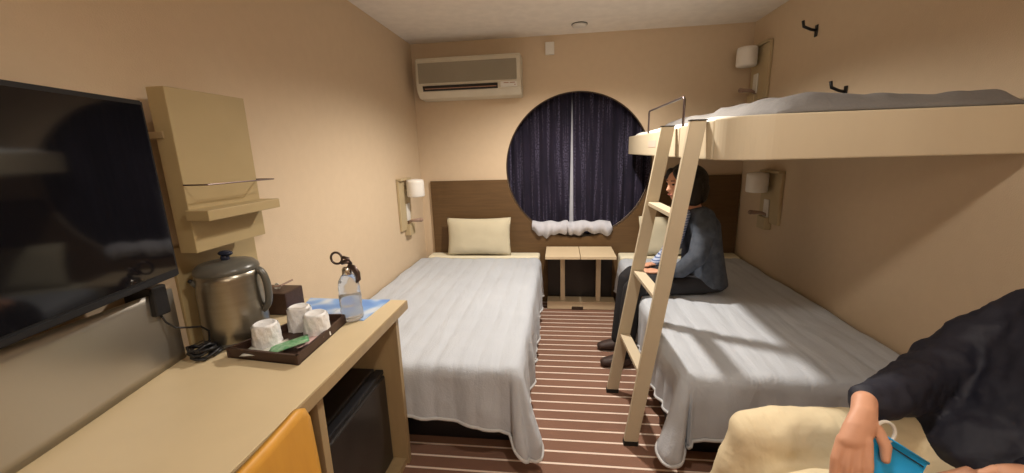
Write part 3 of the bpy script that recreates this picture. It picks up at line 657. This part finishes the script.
limb(b, [(2.52, 1.16, .88), (2.38, 1.20, .76), (2.25, 1.15, .725), (1.955, .970, .745)], [.045, .040, .034, .022])
limb(b, [(2.50, .86, .92), (2.50, .80, .76), (2.32, .82, .68), (2.17, .86, .66)], [.045, .040, .034, .022])
obj('body', b, 'skin', t, True, body_mods(.010, 3))
kb = BM()                                                                        # khaki trousers
limb(kb, [(2.38, 1.02, .545), (2.26, 1.02, .54)], [(.12, .18, .08)]*2)
limb(kb, [(2.28, 1.08, .535), (2.02, 1.085, .535), (1.83, 1.09, .548), (1.775, 1.09, .542)], [.108, .10, .082, .072])
limb(kb, [(1.775, 1.09, .542), (1.735, 1.09, .36), (1.70, 1.09, .20), (1.67, 1.09, .09)], [.076, .078, .074, .070])
limb(kb, [(2.28, .95, .500), (2.04, .95, .465), (1.86, .955, .465), (1.81, .96, .450)], [.10, .092, .082, .076])
limb(kb, [(1.81, .96, .450), (1.77, .96, .33), (1.74, .97, .20), (1.71, .97, .09)], [.076, .078, .074, .070])
disp = bpy.data.textures.new('cloth_folds', 'CLOUDS'); disp.noise_scale = .07
FOLD = lambda s_: (('DISPLACE', dict(texture=disp, strength=s_, mid_level=.5, texture_coords='GLOBAL')),)
obj('trousers', kb, 'khaki', t, True, body_mods(.010, 4)+FOLD(.014))
for y0_ in (1.09, .97):
    fb = BM(); limb(fb, [(1.69, y0_, .05), (1.60, y0_, .042), (1.51, y0_, .034)], [(.045, .044, .045), (.05, .048, .040), (.038, .040, .030)])
    obj('shoe', fb, 'shoe', t, True, body_mods(.008, 2))
jb = BM()                                                                        # navy jacket
limb(jb, [(2.53, 1.02, 1.0), (2.52, 1.02, .93), (2.47, 1.02, .78), (2.40, 1.02, .64)], [(.09, .13, .04), (.12, .19, .07), (.15, .19, .09), (.17, .19, .08)])
limb(jb, [(2.51, 1.17, .89), (2.38, 1.21, .77), (2.26, 1.16, .725), (2.14, 1.08, .725), (2.03, 1.010, .735), (1.978, .982, .742)], [.088, .080, .076, .064, .054, .048])
limb(jb, [(2.50, .87, .92), (2.50, .80, .76), (2.36, .82, .68), (2.24, .85, .66)], [.085, .070, .062, .048])
limb(jb, [(2.30, 1.04, .62), (2.24, 1.04, .60)], [(.12, .16, .09), (.09, .15, .07)])
obj('jacket', jb, 'navy', t, True, body_mods(.010, 3)+FOLD(.028))
hb_ = BM()                                                                       # resting hand, back of the hand to the room
HS = Vector((-.070, -.075, .065)); W0 = Vector((2.012, 1.03, .695))+HS
limb(hb_, [W0]+[Vector(p)+HS for p in ((1.992, 1.0, .684), (1.968, .975, .660), (1.948, .957, .638))], [(.026, .026, .026), (.028, .022, .024), (.036, .020, .026), (.036, .018, .022)], 16)
F4 = [[(1.925, .962, .640), (1.905, .943, .602), (1.900, .932, .562), (1.912, .932, .536)], [(1.940, .957, .640), (1.923, .934, .592), (1.918, .922, .546), (1.930, .924, .514)],
      [(1.956, .953, .642), (1.944, .930, .592), (1.938, .920, .546), (1.948, .923, .512)], [(1.972, .952, .646), (1.965, .928, .598), (1.960, .920, .558), (1.966, .924, .524)]]
for f_ in F4: limb(hb_, [Vector(p)+HS for p in f_], [.0115, .0105, .0098, .0078], 12)
limb(hb_, [Vector(p)+HS for p in ((1.995, .990, .676), (2.010, .975, .652), (2.016, .957, .630), (2.010, .944, .606))], [.017, .0145, .0125, .0095], 12)
obj('hand', hb_, 'skin', t, True, body_mods(.0032, 2))
hb_ = BM()
H2 = Vector((.035, -.06, .045)); LH = lambda *p: [Vector(q)+H2 for q in p]
limb(hb_, LH((2.19, .90, .625), (2.155, .915, .600), (2.13, .925, .590)), [(.03, .03, .02), (.038, .036, .018), (.034, .034, .015)], 14)
for q in range(4):
    o_ = Vector((-.006*q, -.028+.019*q, .0)); limb(hb_, [Vector((2.12, .925, .588))+o_+H2, Vector((2.095, .93, .572))+o_+H2, Vector((2.075, .94, .556))+o_+H2], [.0105, .0095, .0075], 12)
limb(hb_, LH((2.155, .93, .612), (2.125, .925, .618), (2.10, .925, .607)), [.014, .012, .009], 12)
obj('hand', hb_, 'skin', t, True, body_mods(.0035, 2))
# cyan case held in the hand
t = thing('phone_case', 'bright cyan case with a white ring held in the seated person\'s hand', 'phone case', (2.0, .95, .6))
TL = Vector((1.990, .968, .668))+HS; e1 = Vector((.111, -.004, -.072)).normalized(); e2 = Vector((-.052, -.035, -.100)); e2 = (e2-e1*e2.dot(e1)).normalized(); e3 = e1.cross(e2).normalized()
if e3.y < 0: e3 = -e3
pb = bmesh.new(); bmesh.ops.create_cube(pb, size=1)
for v_ in pb.verts: v_.co = TL+e1*(.075+v_.co.x*.15)+e2*(.05+v_.co.y*.10)+e3*(.010+v_.co.z*.014)
bmesh.ops.bevel(pb, geom=pb.edges[:], offset=.004, segments=3, affect='EDGES')
obj('case_shell', pb, 'cyan', t, True)
pb = BM(); tube(pb, [TL+e1*a+e2*.012+e3*.001 for a in (.004, .05, .10, .146)], .0016, 6); obj('seam', pb, 'bluek', t)
rc = TL+e1*.034-e2*.010+e3*.004
obj('ring', tube(BM(), [rc+e1*.023*math.cos(a)-e2*.023*math.sin(a) for a in [2*PI*k/32 for k in range(32)]], .004, 10, closed=True), 'white', t, True)
# ------------------------------------------------------------ ceiling lamps, with an added fill lamp behind the camera
for x, y, lab in ((1.31, 2.40, 'round ceiling lamp shining down over the gap between the beds'), (1.42, .62, 'round glowing ceiling lamp over the middle of the room'), (1.9, -1.15, 'added round fill lamp on the ceiling behind the camera')):
    t = thing('ceiling_lamp', lab, 'ceiling lamp', (x, y, H), 'round ceiling lamps')
    obj('lamp_base', lathe(BM(), x, y, [(.12, H-.001), (.12, H-.02), (.10, H-.03)], 40), 'white', t, True)
    obj('lamp_diffuser', lathe(BM(), x, y, [(.105, H-.022), (.11, H-.035), (.09, H-.055), (.03, H-.062)], 40), 'glow', t, True)
# the desk stands 78 cm high; the goods on it move with it
for o in list(C.objects):
    if o.parent is None and o.get('category') in ('kettle', 'tray', 'cup', 'sachet', 'tissue box', 'brochure', 'bottle', 'cable', 'stand', 'power adapter'):
        o.location.z += .02
        o.location.x += 0 if o.get('category') in ('power adapter', 'stand', 'desk', 'tissue box') else .014
        if o.get('category') != 'desk': o.location.y -= .035
